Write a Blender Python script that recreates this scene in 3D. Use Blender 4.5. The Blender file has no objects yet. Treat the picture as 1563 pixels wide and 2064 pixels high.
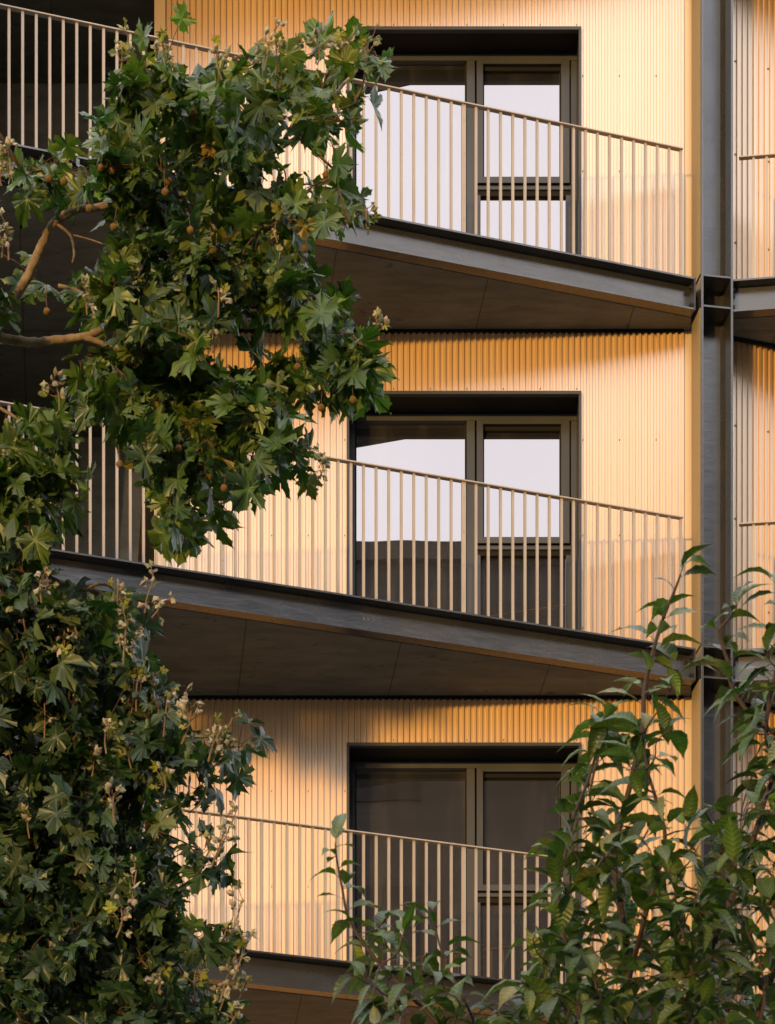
import bpy, math, random
import numpy as np
from mathutils import Vector, Matrix

C = bpy.context.scene.collection
S = bpy.context.scene
F = 6125.0            # focal length in photo pixels
D = 25.0              # distance from camera to the main facade plane (y = 0)
CX, HOR = 781.5, 4045.0
CAMZ = 1.6


def at(px, py, d):
    """photo pixel at distance d from the camera -> point in the world"""
    return Vector(((px - CX) * d / F, d - D, CAMZ + (HOR - py) * d / F))


# ------------------------------------------------------------------ helpers
def tag(o, label=None, cat=None, group=None, kind=None):
    if label: o['label'] = label
    if cat: o['category'] = cat
    if group: o['group'] = group
    if kind: o['kind'] = kind
    return o


def empty(name, loc=(0, 0, 0), parent=None):
    o = bpy.data.objects.new(name, None)
    o.location = loc
    o.empty_display_size = 0.2
    C.objects.link(o)
    if parent: o.parent = parent
    return o


class MB:
    def __init__(self):
        self.v, self.f, self.m = [], [], []

    def quad(self, a, b, c, d, m=0):
        n = len(self.v)
        self.v += [tuple(a), tuple(b), tuple(c), tuple(d)]
        self.f.append((n, n + 1, n + 2, n + 3)); self.m.append(m)

    def obox(self, o, ax, ay, az, m=0):
        """box from corner o and three edge vectors"""
        o, ax, ay, az = Vector(o), Vector(ax), Vector(ay), Vector(az)
        n = len(self.v)
        for k in range(8):
            p = o + ax * (k & 1) + ay * ((k >> 1) & 1) + az * ((k >> 2) & 1)
            self.v.append(tuple(p))
        fl = ax.cross(ay).dot(az) < 0
        for q in ((0, 2, 3, 1), (4, 5, 7, 6), (0, 1, 5, 4), (2, 6, 7, 3), (0, 4, 6, 2), (1, 3, 7, 5)):
            if fl: q = q[::-1]
            self.f.append(tuple(n + i for i in q)); self.m.append(m)

    def box(self, x0, x1, y0, y1, z0, z1, m=0):
        self.obox((x0, y0, z0), (x1 - x0, 0, 0), (0, y1 - y0, 0), (0, 0, z1 - z0), m)

    def prism(self, poly, z0, z1, m=0):
        """vertical prism over a plan polygon"""
        n = len(self.v); k = len(poly)
        for z in (z0, z1):
            for p in poly: self.v.append((p[0], p[1], z))
        ar = sum(poly[i][0] * poly[(i + 1) % k][1] - poly[(i + 1) % k][0] * poly[i][1] for i in range(k))
        idx = list(range(k)) if ar > 0 else list(range(k))[::-1]
        self.f.append(tuple(n + i for i in idx[::-1])); self.m.append(m)
        self.f.append(tuple(n + k + i for i in idx)); self.m.append(m)
        for i in range(k):
            a, b = idx[i], idx[(i + 1) % k]
            self.f.append((n + a, n + b, n + k + b, n + k + a)); self.m.append(m)

    def tube(self, pts, rads, sides=8, m=0, cap=True, bump=0.0, rng=None):
        pts = [Vector(p) for p in pts]
        n0 = len(self.v); k = len(pts)
        up = Vector((0.31, 0.22, 0.92)).normalized()
        for i, p in enumerate(pts):
            t = (pts[min(i + 1, k - 1)] - pts[max(i - 1, 0)])
            t = t.normalized() if t.length > 1e-9 else Vector((0, 0, 1))
            a = t.cross(up)
            if a.length < 1e-3: a = t.cross(Vector((1, 0, 0)))
            a.normalize(); b = t.cross(a)
            for j in range(sides):
                th = 2 * math.pi * j / sides
                r = rads[i] * (1 + (rng.uniform(-bump, bump) if rng else 0))
                self.v.append(tuple(p + a * (math.cos(th) * r) + b * (math.sin(th) * r)))
        for i in range(k - 1):
            for j in range(sides):
                a = n0 + i * sides + j; b = n0 + i * sides + (j + 1) % sides
                self.f.append((a, b, b + sides, a + sides)); self.m.append(m)
        if cap:
            self.f.append(tuple(n0 + j for j in range(sides))[::-1]); self.m.append(m)
            self.f.append(tuple(n0 + (k - 1) * sides + j for j in range(sides))); self.m.append(m)

    def disc(self, c, r, nrm, th, sides=8, m=0):
        nrm = Vector(nrm).normalized()
        self.tube([Vector(c), Vector(c) + nrm * th], [r, r * 0.8], sides, m)

    def build(self, name, mats, parent=None, smooth=False, bevel=0):
        me = bpy.data.meshes.new(name)
        me.from_pydata(self.v, [], self.f)
        if not isinstance(mats, (list, tuple)): mats = [mats]
        for mt in mats: me.materials.append(mt)
        if len(mats) > 1: me.polygons.foreach_set('material_index', self.m)
        if smooth: me.polygons.foreach_set('use_smooth', [True] * len(me.polygons))
        me.update()
        o = bpy.data.objects.new(name, me)
        C.objects.link(o)
        if parent: o.parent = parent
        if bevel:
            md = o.modifiers.new('bevel', 'BEVEL'); md.width = bevel; md.segments = 2; md.limit_method = 'ANGLE'
        return o


# ------------------------------------------------------------------ materials
def newmat(name):
    m = bpy.data.materials.new(name); m.use_nodes = True
    nt = m.node_tree
    return m, nt, nt.nodes['Principled BSDF']


def nd(nt, typ, **kw):
    n = nt.nodes.new(typ)
    for k, v in kw.items():
        if k in n.inputs: n.inputs[k].default_value = v
        else: setattr(n, k, v)
    return n


def setp(b, base=None, rough=None, metal=None, spec=None, coat=None):
    if base is not None: b.inputs['Base Color'].default_value = (*base, 1)
    if rough is not None: b.inputs['Roughness'].default_value = rough
    if metal is not None: b.inputs['Metallic'].default_value = metal
    if spec is not None: b.inputs['Specular IOR Level'].default_value = spec
    if coat is not None: b.inputs['Coat Weight'].default_value = coat


def coords(nt, scale=(1, 1, 1)):
    g = nd(nt, 'ShaderNodeNewGeometry')
    mp = nd(nt, 'ShaderNodeMapping'); mp.inputs['Scale'].default_value = scale
    nt.links.new(g.outputs['Position'], mp.inputs['Vector'])
    return mp.outputs['Vector']


def ramp(nt, fac, stops):
    r = nd(nt, 'ShaderNodeValToRGB')
    e = r.color_ramp.elements
    while len(e) < len(stops): e.new(0.5)
    for i, (p, c) in enumerate(stops):
        e[i].position = p; e[i].color = (*c, 1)
    nt.links.new(fac, r.inputs['Fac'])
    return r.outputs['Color']


def noise(nt, scale_vec, scale=1.0, detail=4.0, rough=0.55):
    n = nd(nt, 'ShaderNodeTexNoise')
    n.inputs['Scale'].default_value = scale; n.inputs['Detail'].default_value = detail
    n.inputs['Roughness'].default_value = rough
    nt.links.new(coords(nt, scale_vec), n.inputs['Vector'])
    return n.outputs['Fac']


def bump(nt, b, h, strength=0.2, dist=0.01):
    bn = nd(nt, 'ShaderNodeBump'); bn.inputs['Strength'].default_value = strength
    bn.inputs['Distance'].default_value = dist
    nt.links.new(h, bn.inputs['Height']); nt.links.new(bn.outputs['Normal'], b.inputs['Normal'])


def mix(nt, fac, a, b, mode='MIX'):
    n = nd(nt, 'ShaderNodeMix', data_type='RGBA', blend_type=mode)
    for s, v in ((n.inputs[0], fac), (n.inputs[6], a), (n.inputs[7], b)):
        if hasattr(v, 'is_linked'): nt.links.new(v, s)
        elif isinstance(v, (int, float)): s.default_value = v
        else: s.default_value = (*v, 1)
    return n.outputs[2]


def noisy(name, c0, c1, rough, scale_vec=(3, 3, 3), metal=0.0, spec=0.5, bstr=0.0, bdist=0.01, bscale=None, detail=5, rrange=None):
    m, nt, b = newmat(name)
    setp(b, c0, rough, metal, spec)
    f = noise(nt, scale_vec, 1.0, detail)
    nt.links.new(ramp(nt, f, [(0.3, c0), (0.7, c1)]), b.inputs['Base Color'])
    if rrange:
        rr = nd(nt, 'ShaderNodeMapRange'); rr.inputs['To Min'].default_value = rrange[0]; rr.inputs['To Max'].default_value = rrange[1]
        nt.links.new(noise(nt, tuple(s * 2.3 for s in scale_vec)), rr.inputs['Value'])
        nt.links.new(rr.outputs['Result'], b.inputs['Roughness'])
    if bstr:
        bump(nt, b, noise(nt, bscale or scale_vec, 1.0, 4), bstr, bdist)
    return m


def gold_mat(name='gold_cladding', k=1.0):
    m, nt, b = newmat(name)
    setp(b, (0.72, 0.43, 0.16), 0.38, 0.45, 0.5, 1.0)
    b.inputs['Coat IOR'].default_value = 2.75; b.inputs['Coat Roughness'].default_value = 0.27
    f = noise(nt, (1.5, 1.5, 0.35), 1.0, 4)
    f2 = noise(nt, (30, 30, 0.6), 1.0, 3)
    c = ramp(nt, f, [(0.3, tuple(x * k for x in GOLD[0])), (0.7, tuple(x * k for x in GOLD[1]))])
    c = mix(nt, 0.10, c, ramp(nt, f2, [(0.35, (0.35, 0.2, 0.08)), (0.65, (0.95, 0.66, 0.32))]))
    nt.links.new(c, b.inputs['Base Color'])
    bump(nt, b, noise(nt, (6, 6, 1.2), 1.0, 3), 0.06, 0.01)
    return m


def concrete_mat(name, dark, light, joint_off=None):
    m, nt, b = newmat(name)
    setp(b, dark, 0.8, 0, 0.3)
    f = noise(nt, (1.3, 1.3, 1.3), 1.0, 6, 0.6)
    g = noise(nt, (3.0, 9, 6), 1.0, 6, 0.65)
    c = ramp(nt, f, [(0.3, dark), (0.72, light)])
    c = mix(nt, 0.30, c, ramp(nt, g, [(0.35, tuple(x * 0.42 for x in dark)), (0.65, tuple(x * 1.4 for x in light))]))
    # dark blotches and pin holes
    p = noise(nt, (9, 9, 9), 1.0, 3, 0.5)
    c = mix(nt, ramp(nt, p, [(0.66, (0, 0, 0)), (0.74, (0.55, 0.55, 0.55))]), c, tuple(x * 0.35 for x in dark))
    if joint_off is not None:
        ge = nd(nt, 'ShaderNodeNewGeometry'); sp = nd(nt, 'ShaderNodeSeparateXYZ')
        nt.links.new(ge.outputs['Position'], sp.inputs[0])
        a = nd(nt, 'ShaderNodeMath', operation='MULTIPLY_ADD'); a.inputs[1].default_value = 0.10; a.inputs[2].default_value = joint_off
        nt.links.new(sp.outputs['Y'], a.inputs[0])
        s = nd(nt, 'ShaderNodeMath', operation='ADD'); nt.links.new(sp.outputs['X'], s.inputs[0]); nt.links.new(a.outputs[0], s.inputs[1])
        def line(sock, period, w):
            dv = nd(nt, 'ShaderNodeMath', operation='DIVIDE'); dv.inputs[1].default_value = period; nt.links.new(sock, dv.inputs[0])
            fr = nd(nt, 'ShaderNodeMath', operation='FRACT'); nt.links.new(dv.outputs[0], fr.inputs[0])
            lt = nd(nt, 'ShaderNodeMath', operation='LESS_THAN'); lt.inputs[1].default_value = w / period; nt.links.new(fr.outputs[0], lt.inputs[0])
            return lt.outputs[0]
        l1 = line(s.outputs[0], 1.24, 0.012); l2 = line(sp.outputs['Y'], 2.5, 0.012)
        mx = nd(nt, 'ShaderNodeMath', operation='MAXIMUM'); nt.links.new(l1, mx.inputs[0]); nt.links.new(l2, mx.inputs[1])
        sc = nd(nt, 'ShaderNodeMath', operation='MULTIPLY'); sc.inputs[1].default_value = 0.6; nt.links.new(mx.outputs[0], sc.inputs[0])
        c = mix(nt, sc.outputs[0], c, tuple(x * 0.3 for x in dark))
    nt.links.new(c, b.inputs['Base Color'])
    bump(nt, b, g, 0.15, 0.01)
    return m


def glass_mat(name='mirror_glass', tint=(0.96, 0.90, 0.90), refl=0.43):
    m, nt, b = newmat(name)
    out = nt.nodes['Material Output']
    setp(b, (0.02, 0.017, 0.014), 0.4, 0, 0.3)
    sm = noise(nt, (7, 7, 1.1), 1.0, 6, 0.7)
    nt.links.new(ramp(nt, sm, [(0.5, (0.012, 0.010, 0.008)), (0.72, (0.055, 0.050, 0.044))]), b.inputs['Base Color'])
    gl = nd(nt, 'ShaderNodeBsdfGlossy'); gl.inputs['Roughness'].default_value = 0.005
    gl.inputs['Color'].default_value = (*tint, 1)
    ms = nd(nt, 'ShaderNodeMixShader'); ms.inputs[0].default_value = refl
    nt.links.new(b.outputs[0], ms.inputs[1]); nt.links.new(gl.outputs[0], ms.inputs[2])
    nt.links.new(ms.outputs[0], out.inputs['Surface'])
    bn = nd(nt, 'ShaderNodeBump'); bn.inputs['Strength'].default_value = 0.025; bn.inputs['Distance'].default_value = 0.02
    nt.links.new(noise(nt, (1.4, 1.4, 1.0), 1.0, 1), bn.inputs['Height'])
    nt.links.new(bn.outputs['Normal'], gl.inputs['Normal'])
    return m


def leaf_mat(name, trans=0.25, rough=0.5, veins=False, spec=0.45):
    m, nt, b = newmat(name)
    out = nt.nodes['Material Output']
    at_ = nd(nt, 'ShaderNodeAttribute', attribute_name='leafcol')
    col = at_.outputs['Color']
    f = noise(nt, (14, 14, 14), 1.0, 3)
    col = mix(nt, 0.55, col, ramp(nt, f, [(0.3, (0.45, 0.45, 0.45)), (0.72, (1.35, 1.35, 1.25))]), 'MULTIPLY')
    if veins:
        uv = nd(nt, 'ShaderNodeUVMap', uv_map='leafuv')
        sp = nd(nt, 'ShaderNodeSeparateXYZ'); nt.links.new(uv.outputs[0], sp.inputs[0])
        ab = nd(nt, 'ShaderNodeMath', operation='ABSOLUTE'); nt.links.new(sp.outputs['X'], ab.inputs[0])
        ma = nd(nt, 'ShaderNodeMath', operation='MULTIPLY_ADD'); ma.inputs[1].default_value = -0.22
        nt.links.new(ab.outputs[0], ma.inputs[0]); nt.links.new(sp.outputs['Y'], ma.inputs[2])
        ml = nd(nt, 'ShaderNodeMath', operation='MULTIPLY'); ml.inputs[1].default_value = 2 * math.pi * 9; nt.links.new(ma.outputs[0], ml.inputs[0])
        sn = nd(nt, 'ShaderNodeMath', operation='SINE'); nt.links.new(ml.outputs[0], sn.inputs[0])
        pw = nd(nt, 'ShaderNodeMapRange'); pw.inputs['From Min'].default_value = -1; nt.links.new(sn.outputs[0], pw.inputs['Value'])
        col = mix(nt, 0.35, col, ramp(nt, pw.outputs[0], [(0.0, (0.6, 0.6, 0.6)), (0.9, (1.2, 1.2, 1.1))]), 'MULTIPLY')
        bump(nt, b, pw.outputs[0], 0.35, 0.003)
    nt.links.new(col, b.inputs['Base Color'])
    setp(b, None, rough, 0, spec)
    tr = nd(nt, 'ShaderNodeBsdfTranslucent')
    nt.links.new(mix(nt, 1.0, col, (1.1, 1.6, 0.5), 'MULTIPLY'), tr.inputs['Color'])
    ms = nd(nt, 'ShaderNodeMixShader'); ms.inputs[0].default_value = trans
    nt.links.new(b.outputs[0], ms.inputs[1]); nt.links.new(tr.outputs[0], ms.inputs[2])
    nt.links.new(ms.outputs[0], out.inputs['Surface'])
    return m


GOLD = ((0.76, 0.47, 0.20), (0.82, 0.53, 0.245))
M = {}
M['gold'] = gold_mat()
M['gold_dimmed'] = gold_mat('gold_cladding_dimmed', 0.90)  # same cladding darkened for the weaker light on the side wall
M['gold_trim'] = noisy('gold_trim', (0.74, 0.54, 0.32), (0.78, 0.58, 0.36), 0.4, (2, 2, 0.5), 0.5)
M['gold_reflection'] = noisy('painted_gold_reflection', (0.29, 0.24, 0.15), (0.34, 0.28, 0.18), 0.5, (3, 3, 0.6), 0.2)  # reflection of the gold wall put into the colour
M['steel'] = noisy('dark_steel', (0.024, 0.0235, 0.023), (0.036, 0.035, 0.034), 0.25, (2, 2, 2), 0, 1.45, 0.16, 0.01, (4, 4, 14), rrange=(0.18, 0.34))
M['frame'] = noisy('window_frame_metal', (0.050, 0.052, 0.058), (0.070, 0.073, 0.081), 0.38, (4, 4, 1), 0.2, 0.5)
M['black'] = noisy('black_lining', (0.010, 0.009, 0.008), (0.014, 0.012, 0.010), 0.7, (4, 4, 4), 0, 0.2)
M['rail'] = noisy('beige_rail_paint', (0.39, 0.335, 0.285), (0.45, 0.39, 0.335), 0.42, (6, 6, 3), 0.1, 0.5)
M['glass'] = glass_mat()
M['screw'] = noisy('screw_steel', (0.12, 0.09, 0.05), (0.2, 0.14, 0.08), 0.4, (9, 9, 9), 0.7)
M['concrete'] = concrete_mat('board_concrete', (0.10, 0.082, 0.062), (0.15, 0.124, 0.095))
M['chalk'] = noisy('chalk_mark', (0.28, 0.26, 0.23), (0.34, 0.32, 0.28), 0.9)
# ------------------------------------------------------------------ the building
BEAM_TOP = [-212, 559, 1306, 2017, 2748]                      # photo rows where each slab edge meets the column
ZB = [CAMZ + (HOR - y) * 24.7 / F for y in BEAM_TOP]          # 18.65, 15.66, 12.65, 9.78, 6.8
P0 = Vector((2.494, -0.30, 0))                                # balcony edge at the column
P1 = Vector((-2.92, -2.11, 0))                                # balcony edge at the left side of the picture
E = (P1 - P0).normalized()                                    # along the edge, to the left
N = Vector((-E.y, E.x, 0)) if (-E.y * 0 + E.x * -1) > 0 else Vector((E.y, -E.x, 0))
if N.y > 0: N = -N                                            # outward normal
EL = 6.45                                                      # length of the balcony edge
PW = Vector((2.51, 0.0, 0))                                   # corner of the cladding
WR = Vector((math.cos(math.radians(19)), math.sin(math.radians(19)), 0))   # right wall recedes
Q0 = Vector((2.80, -0.27, 0))                                 # right balcony edge starts at the column
ER = Vector((math.cos(math.radians(7.5)), -math.sin(math.radians(7.5)), 0))
NR = Vector((ER.y, -ER.x, 0))
if NR.y > 0: NR = -NR
RL = 3.2
BH = 0.262                                                    # beam height
XWL = (312 - CX) / 245.0                                      # left end of the cladding
HEADS = {1: 17.87, 2: 14.875, 3: 11.985}
WX0, WX1 = (701.5 - CX) / 245.0, (1169.5 - CX) / 245.0        # window opening

bld = empty('apartment_building', (0, 0, 0))
tag(bld, 'gold corrugated apartment building with dark steel balconies and a steel column', 'building')

PER, DEP = 0.0502, 0.017


def corrugated(mb, org, dirv, nrm, length, z0, z1, hole=None, x_start=0.0):
    """trapezoidal sheet: org plan point, along dirv; ribs stand out along nrm"""
    fl = 0.004
    prof = []
    k = 0
    x = x_start
    while x < length:
        prof += [(x, 0), (x + PER * 0.5 - fl, 0), (x + PER * 0.5, DEP), (x + PER - fl, DEP)]
        x += PER
    prof.append((min(x, length + PER), 0))
    for (xa, da), (xb, db) in zip(prof[:-1], prof[1:]):
        a = org + dirv * xa + nrm * da; b = org + dirv * xb + nrm * db
        lo = z0
        if hole and hole[0] < (a.x + b.x) / 2 < hole[1]: lo = hole[2]
        mb.quad((a.x, a.y, lo), (b.x, b.y, lo), (b.x, b.y, z1), (a.x, a.y, z1))


def screws(mb, xs, z, y=-0.001):
    for x in xs:
        # sit on the valley nearest x
        k = round((x - XWL - PER * 0.25) / PER)
        xx = XWL + PER * 0.25 + k * PER
        mb.disc((xx, y, z), 0.0085, (0, -1, 0), 0.006, 8, 1)


zs = ZB + [3.6]
for i in range(1, 5):
    # the wall panel of one storey: from the slab top zs[i] up to the soffit of the slab above
    z0, z1 = zs[i] - 0.02, zs[i - 1] - BH - 0.008
    mb = MB()
    hole = (WX0 + 0.001, WX1 - 0.001, HEADS[i]) if i in HEADS else None
    corrugated(mb, Vector((XWL + 0.09, 0, 0)), Vector((1, 0, 0)), Vector((0, -1, 0)), PW.x - 0.07 - XWL - 0.09, z0, z1, hole)
    if i in HEADS:
        h = HEADS[i]
        xr = [WX1 + 0.02 + 0.305 * k for k in range(3)]
        xl = [WX0 - 0.025 - 0.30 * k for k in range(5)]
        for zz in (h - 0.385, h - 1.17, h - 1.93, h + 0.47):
            screws(mb, xr, zz); screws(mb, xl, zz)
        screws(mb, [WX0 + 0.10 + 0.30 * k for k in range(7)], h + 0.035)
        screws(mb, [WX0 + 0.10 + 0.30 * k for k in range(7)], h + 0.47)
    mb.build('wall_panel', [M['gold'], M['screw']], bld)
    sg = MB(); sg.box(XWL + 0.092, PW.x - 0.075, -0.022, 0.0, z1 - 0.024, z1 + 0.004)
    sg.obox((PW.x + 0.10, 0.02, z1 - 0.024), WR * 3.2, Vector((WR.y, -WR.x, 0)) * 0.022, (0, 0, 0.028))
    sg.build('shadow_strip', M['black'], bld)  # black strip standing in for the shadow line under the soffit
    # flat corner strip at the left end, and the closing strip beside the column
    mb = MB()
    mb.box(XWL, XWL + 0.09, -0.022, 0.05, z0, z1)
    mb.box(XWL, XWL + 0.03, 0.05, 1.7, z0, z1)
    mb.build('corner_trim', M['gold_trim'], bld)
    mb = MB()
    mb.box(PW.x - 0.07, PW.x + 0.03, 0.004, 0.03, z0, z1)
    mb.build('corner_trim', M['gold_trim'], bld)
    # the wall on the far side of the column
    mb = MB()
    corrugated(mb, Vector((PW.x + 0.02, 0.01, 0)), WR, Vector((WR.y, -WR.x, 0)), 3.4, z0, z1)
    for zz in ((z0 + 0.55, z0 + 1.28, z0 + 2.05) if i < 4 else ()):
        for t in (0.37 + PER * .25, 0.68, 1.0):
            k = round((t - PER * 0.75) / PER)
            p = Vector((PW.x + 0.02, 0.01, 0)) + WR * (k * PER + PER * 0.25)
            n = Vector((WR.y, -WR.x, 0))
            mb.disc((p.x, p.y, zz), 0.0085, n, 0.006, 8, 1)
    mb.build('side_wall_panel', [M['gold_dimmed'], M['screw']], bld)

# wall below the storeys in view, down to the ground
mb = MB()
mb.box(XWL, PW.x, 0.0, 0.25, 0.0, zs[4] - 0.3)
mb.obox((PW.x, 0.0, 0), WR * 3.4, (0.08, 0.25, 0), (0, 0, zs[4] - 0.3))
mb.build('base_wall', M['gold_trim'], bld)
# body of the building behind the skin, keeps daylight out
mb = MB()
for i in range(0, 5):
    mb.box(XWL + 0.05, PW.x + 3.2, 1.8, 6.0, zs[i + 1] if i < 4 else 0.0, zs[i] - 0.001 if i < 4 else zs[4] - 0.31)
mb.box(XWL + 0.05, PW.x + 3.2, 1.5, 6.0, zs[0], zs[0] + 0.9)
mb.build('core_wall', M['black'], bld)

# recessed concrete wall of the loggia on the left and the raking strut before it
conc2 = concrete_mat('loggia_concrete', (0.30, 0.29, 0.24), (0.40, 0.385, 0.32))
for i in range(1, 5):
    z0, z1 = zs[i] - 0.0, zs[i - 1] - BH - 0.006
    mb = MB()
    mb.box(-3.64, XWL, 1.7, 1.95, z0, z1)
    mb.build('loggia_wall', conc2, bld)
    mb = MB()
    d = 26.0
    xt = (300 - CX) * d / F; xb = (258 - CX) * d / F; w = 0.16
    zt, zbm = z1, z0
    mb.v += [(xt, 1.0, zt), (xt - w, 1.0, zt), (xb - w, 1.0, zbm), (xb, 1.0, zbm),
             (xt, 1.3, zt), (xt - w, 1.3, zt), (xb - w, 1.3, zbm), (xb, 1.3, zbm)]
    mb.f += [(0, 1, 2, 3), (7, 6, 5, 4), (0, 3, 7, 4), (1, 5, 6, 2), (0, 4, 5, 1), (3, 2, 6, 7)]
    mb.m += [0] * 6
    mb.build('raking_strut', conc2, bld)

mb = MB()
mb.box(-3.86, -3.64, -2.42, 1.95, 0, zs[0] + 1.0)
mb.build('sun_blocking_wall', conc2, bld)  # unseen wall added to keep the sun off the loggia

# ------------------------------------------------------------------ balconies
bars_total = 0
extra_bars = MB()
PITCH = 0.1043


def ibeam(mb, o, e, n, L, ztop, h=BH, b=0.105, tf=0.014, tw=0.012):
    """steel I section: o start plan point on the outer flange edge, e along, n outward"""
    mb.obox((o.x, o.y, ztop - tf), e * L, -n * (2 * b), (0, 0, tf))
    mb.obox((o.x, o.y, ztop - h), e * L, -n * (2 * b), (0, 0, tf))
    q = o - n * (b - tw / 2)
    mb.obox((q.x, q.y, ztop - h + tf), e * L, -n * tw, (0, 0, h - 2 * tf))


def bar_mesh(mb, p, e, n, z0, z1, w=0.020, d=0.018):
    mb.obox((p.x, p.y, z0), e * w - e * 0, n * d, (0, 0, z1 - z0))


JOINT = {0: 0.3, 1: 0.52, 2: 0.0, 3: 0.8, 4: 0.2}
for i, zt in enumerate(zs[:5]):
    bal = MB()
    # concrete slab between beam and wall (left side of column), flush soffit
    inner = 0.112
    a = P0 - N * inner; b_ = P0 + E * EL - N * inner
    bal.prism([(a.x, a.y), (b_.x, b_.y), (b_.x, 1.95), (XWL + 0.0, 1.95), (XWL + 0.0, 0.20), (PW.x, 0.20), (PW.x - 0.02, -0.02), (PW.x - 0.03, -0.17)], zt - BH - 0.004, zt - 0.02)
    jm = concrete_mat('soffit_concrete_%d' % i, (0.132, 0.140, 0.124), (0.180, 0.190, 0.170), JOINT[i])
    root = bal.build('balcony', jm, bld)
    bm = MB(); ibeam(bm, P0, E, N, EL, zt)
    # end plate and bolts at the column
    q = P0 + E * 0.006
    bm.obox((P0.x, P0.y, zt - BH), -E * 0.012, -N * 0.21, (0, 0, BH))
    for dz in (0.06, BH - 0.06):
        c = P0 - N * 0.045
        bm.tube([c + Vector((0, 0, zt - dz)), c + E * 0.028 + Vector((0, 0, zt - dz))], [0.014, 0.013], 6)
    bm.build('beam', M['steel'], root)
    if i == 2:
        # faint chalk letters on the beam web
        ck = MB(); nb = N * 0.002
        def mark(pts, u0, v0, s=0.026):
            for (ua, va), (ub, vb) in zip(pts[:-1], pts[1:]):
                o = P0 + E * 2.80 - N * (0.105 - 0.006) + N * 0.0015
                pa = o - E * (u0 + ua * s) + Vector((0, 0, zt - 0.135 + v0 + va * s))
                pb = o - E * (u0 + ub * s) + Vector((0, 0, zt - 0.135 + v0 + vb * s))
                t = (pb - pa); sd = t.normalized().cross(N) * 0.0026
                ck.quad(pa - sd, pb - sd, pb + sd, pa + sd)
        mark([(0, 0), (0.35, 1), (0.7, 0)], 0, 0); mark([(0.15, 0.4), (0.55, 0.4)], 0, 0)
        mark([(0, 0.1), (0.8, 0.9)], 0.034, 0); mark([(0, 0.9), (0.8, 0.1)], 0.034, 0)
        mark([(0.1, 0.4), (0.2, 0.9), (0.7, 0.9), (0.9, 0.4), (0.6, 0.0)], 0.068, 0)
        ck.build('chalk_mark', M['chalk'], root)
    # railing (the slab above the frame has none in view)
    if i in (1, 2, 3):
        hr = {1: 1.045, 2: 1.062, 3: 1.035}[i]
        RO = P0 + E * 0.09 - N * 0.035
        rl = MB()
        rl.obox((RO.x, RO.y, zt + hr - 0.012) - N * 0 if False else Vector((RO.x, RO.y, zt + hr - 0.012)) + N * 0.022, E * (EL - 0.12), -N * 0.048, (0, 0, 0.012))
        rl.build('handrail', M['rail'], root, bevel=0.003)
        nb_ = 60
        for k in range(nb_):
            u = 0.004 + k * PITCH
            post = k in (0, 18, 37, 56)
            mb = MB() if not (i == 3 or k > 50) else extra_bars
            p = RO + E * u
            w = 0.034 if post and k else 0.020
            p = p - E * (w / 2 - 0.010) + N * 0.007
            p = Vector((p.x, p.y, 0))
            mb.obox((p.x, p.y, zt - 0.004), E * w, -N * 0.018, (0, 0, hr - 0.0075))
            if post and k:
                for fz in (0.12, 0.37, 0.62, 0.87):
                    mb.disc((p.x + E.x * w / 2, p.y + E.y * w / 2, zt + hr * fz), 0.006, N, 0.004, 6)
            if mb is not extra_bars:
                mb.build('baluster', M['rail'], root)

    # right of the column
    bal = MB()
    a = Q0 - NR * inner; b_ = Q0 + ER * RL - NR * inner
    c1 = PW + WR * 3.35
    bal.prism([(a.x, a.y), (b_.x, b_.y), (c1.x, c1.y + .1), (PW.x + 0.2, 0.2), (PW.x + 0.16, 0.02), (PW.x + .30, -0.06)], zt - BH - 0.004, zt - 0.02)
    root = bal.build('balcony', jm, bld)
    bm = MB(); ibeam(bm, Q0, ER, NR, RL, zt)
    bm.obox((Q0.x, Q0.y, zt - BH), -ER * 0.012, -NR * 0.21, (0, 0, BH))
    for dz in (0.06, BH - 0.06):
        c = Q0 - NR * 0.045
        bm.tube([c + Vector((0, 0, zt - dz)), c + ER * 0.028 + Vector((0, 0, zt - dz))], [0.014, 0.013], 6)
    bm.build('beam', M['steel'], root)
    if i in (1, 2, 3):
        hr = {1: 1.01, 2: 1.035, 3: 1.01}[i]
        RO = Q0 + ER * 0.06 - NR * 0.035
        rl = MB()
        rl.obox(Vector((RO.x, RO.y, zt + hr - 0.012)) + NR * 0.022, ER * (RL - 0.1), -NR * 0.048, (0, 0, 0.012))
        rl.build('handrail', M['rail'], root, bevel=0.003)
        for k in range(1, 28):
            p = RO + ER * (0.004 + k * PITCH) + NR * 0.007
            extra_bars.obox((p.x, p.y, zt - 0.004), ER * 0.02, -NR * 0.018, (0, 0, hr - 0.0075))
tag(extra_bars.build('balusters', M['rail'], bld), kind='stuff')

# ------------------------------------------------------------------ windows
FD = 25.30


def fx(px): return (px - CX) * FD / F
def fz(py): return CAMZ + (HOR - py) * FD / F - HEADS[1]      # height relative to the head


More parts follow.
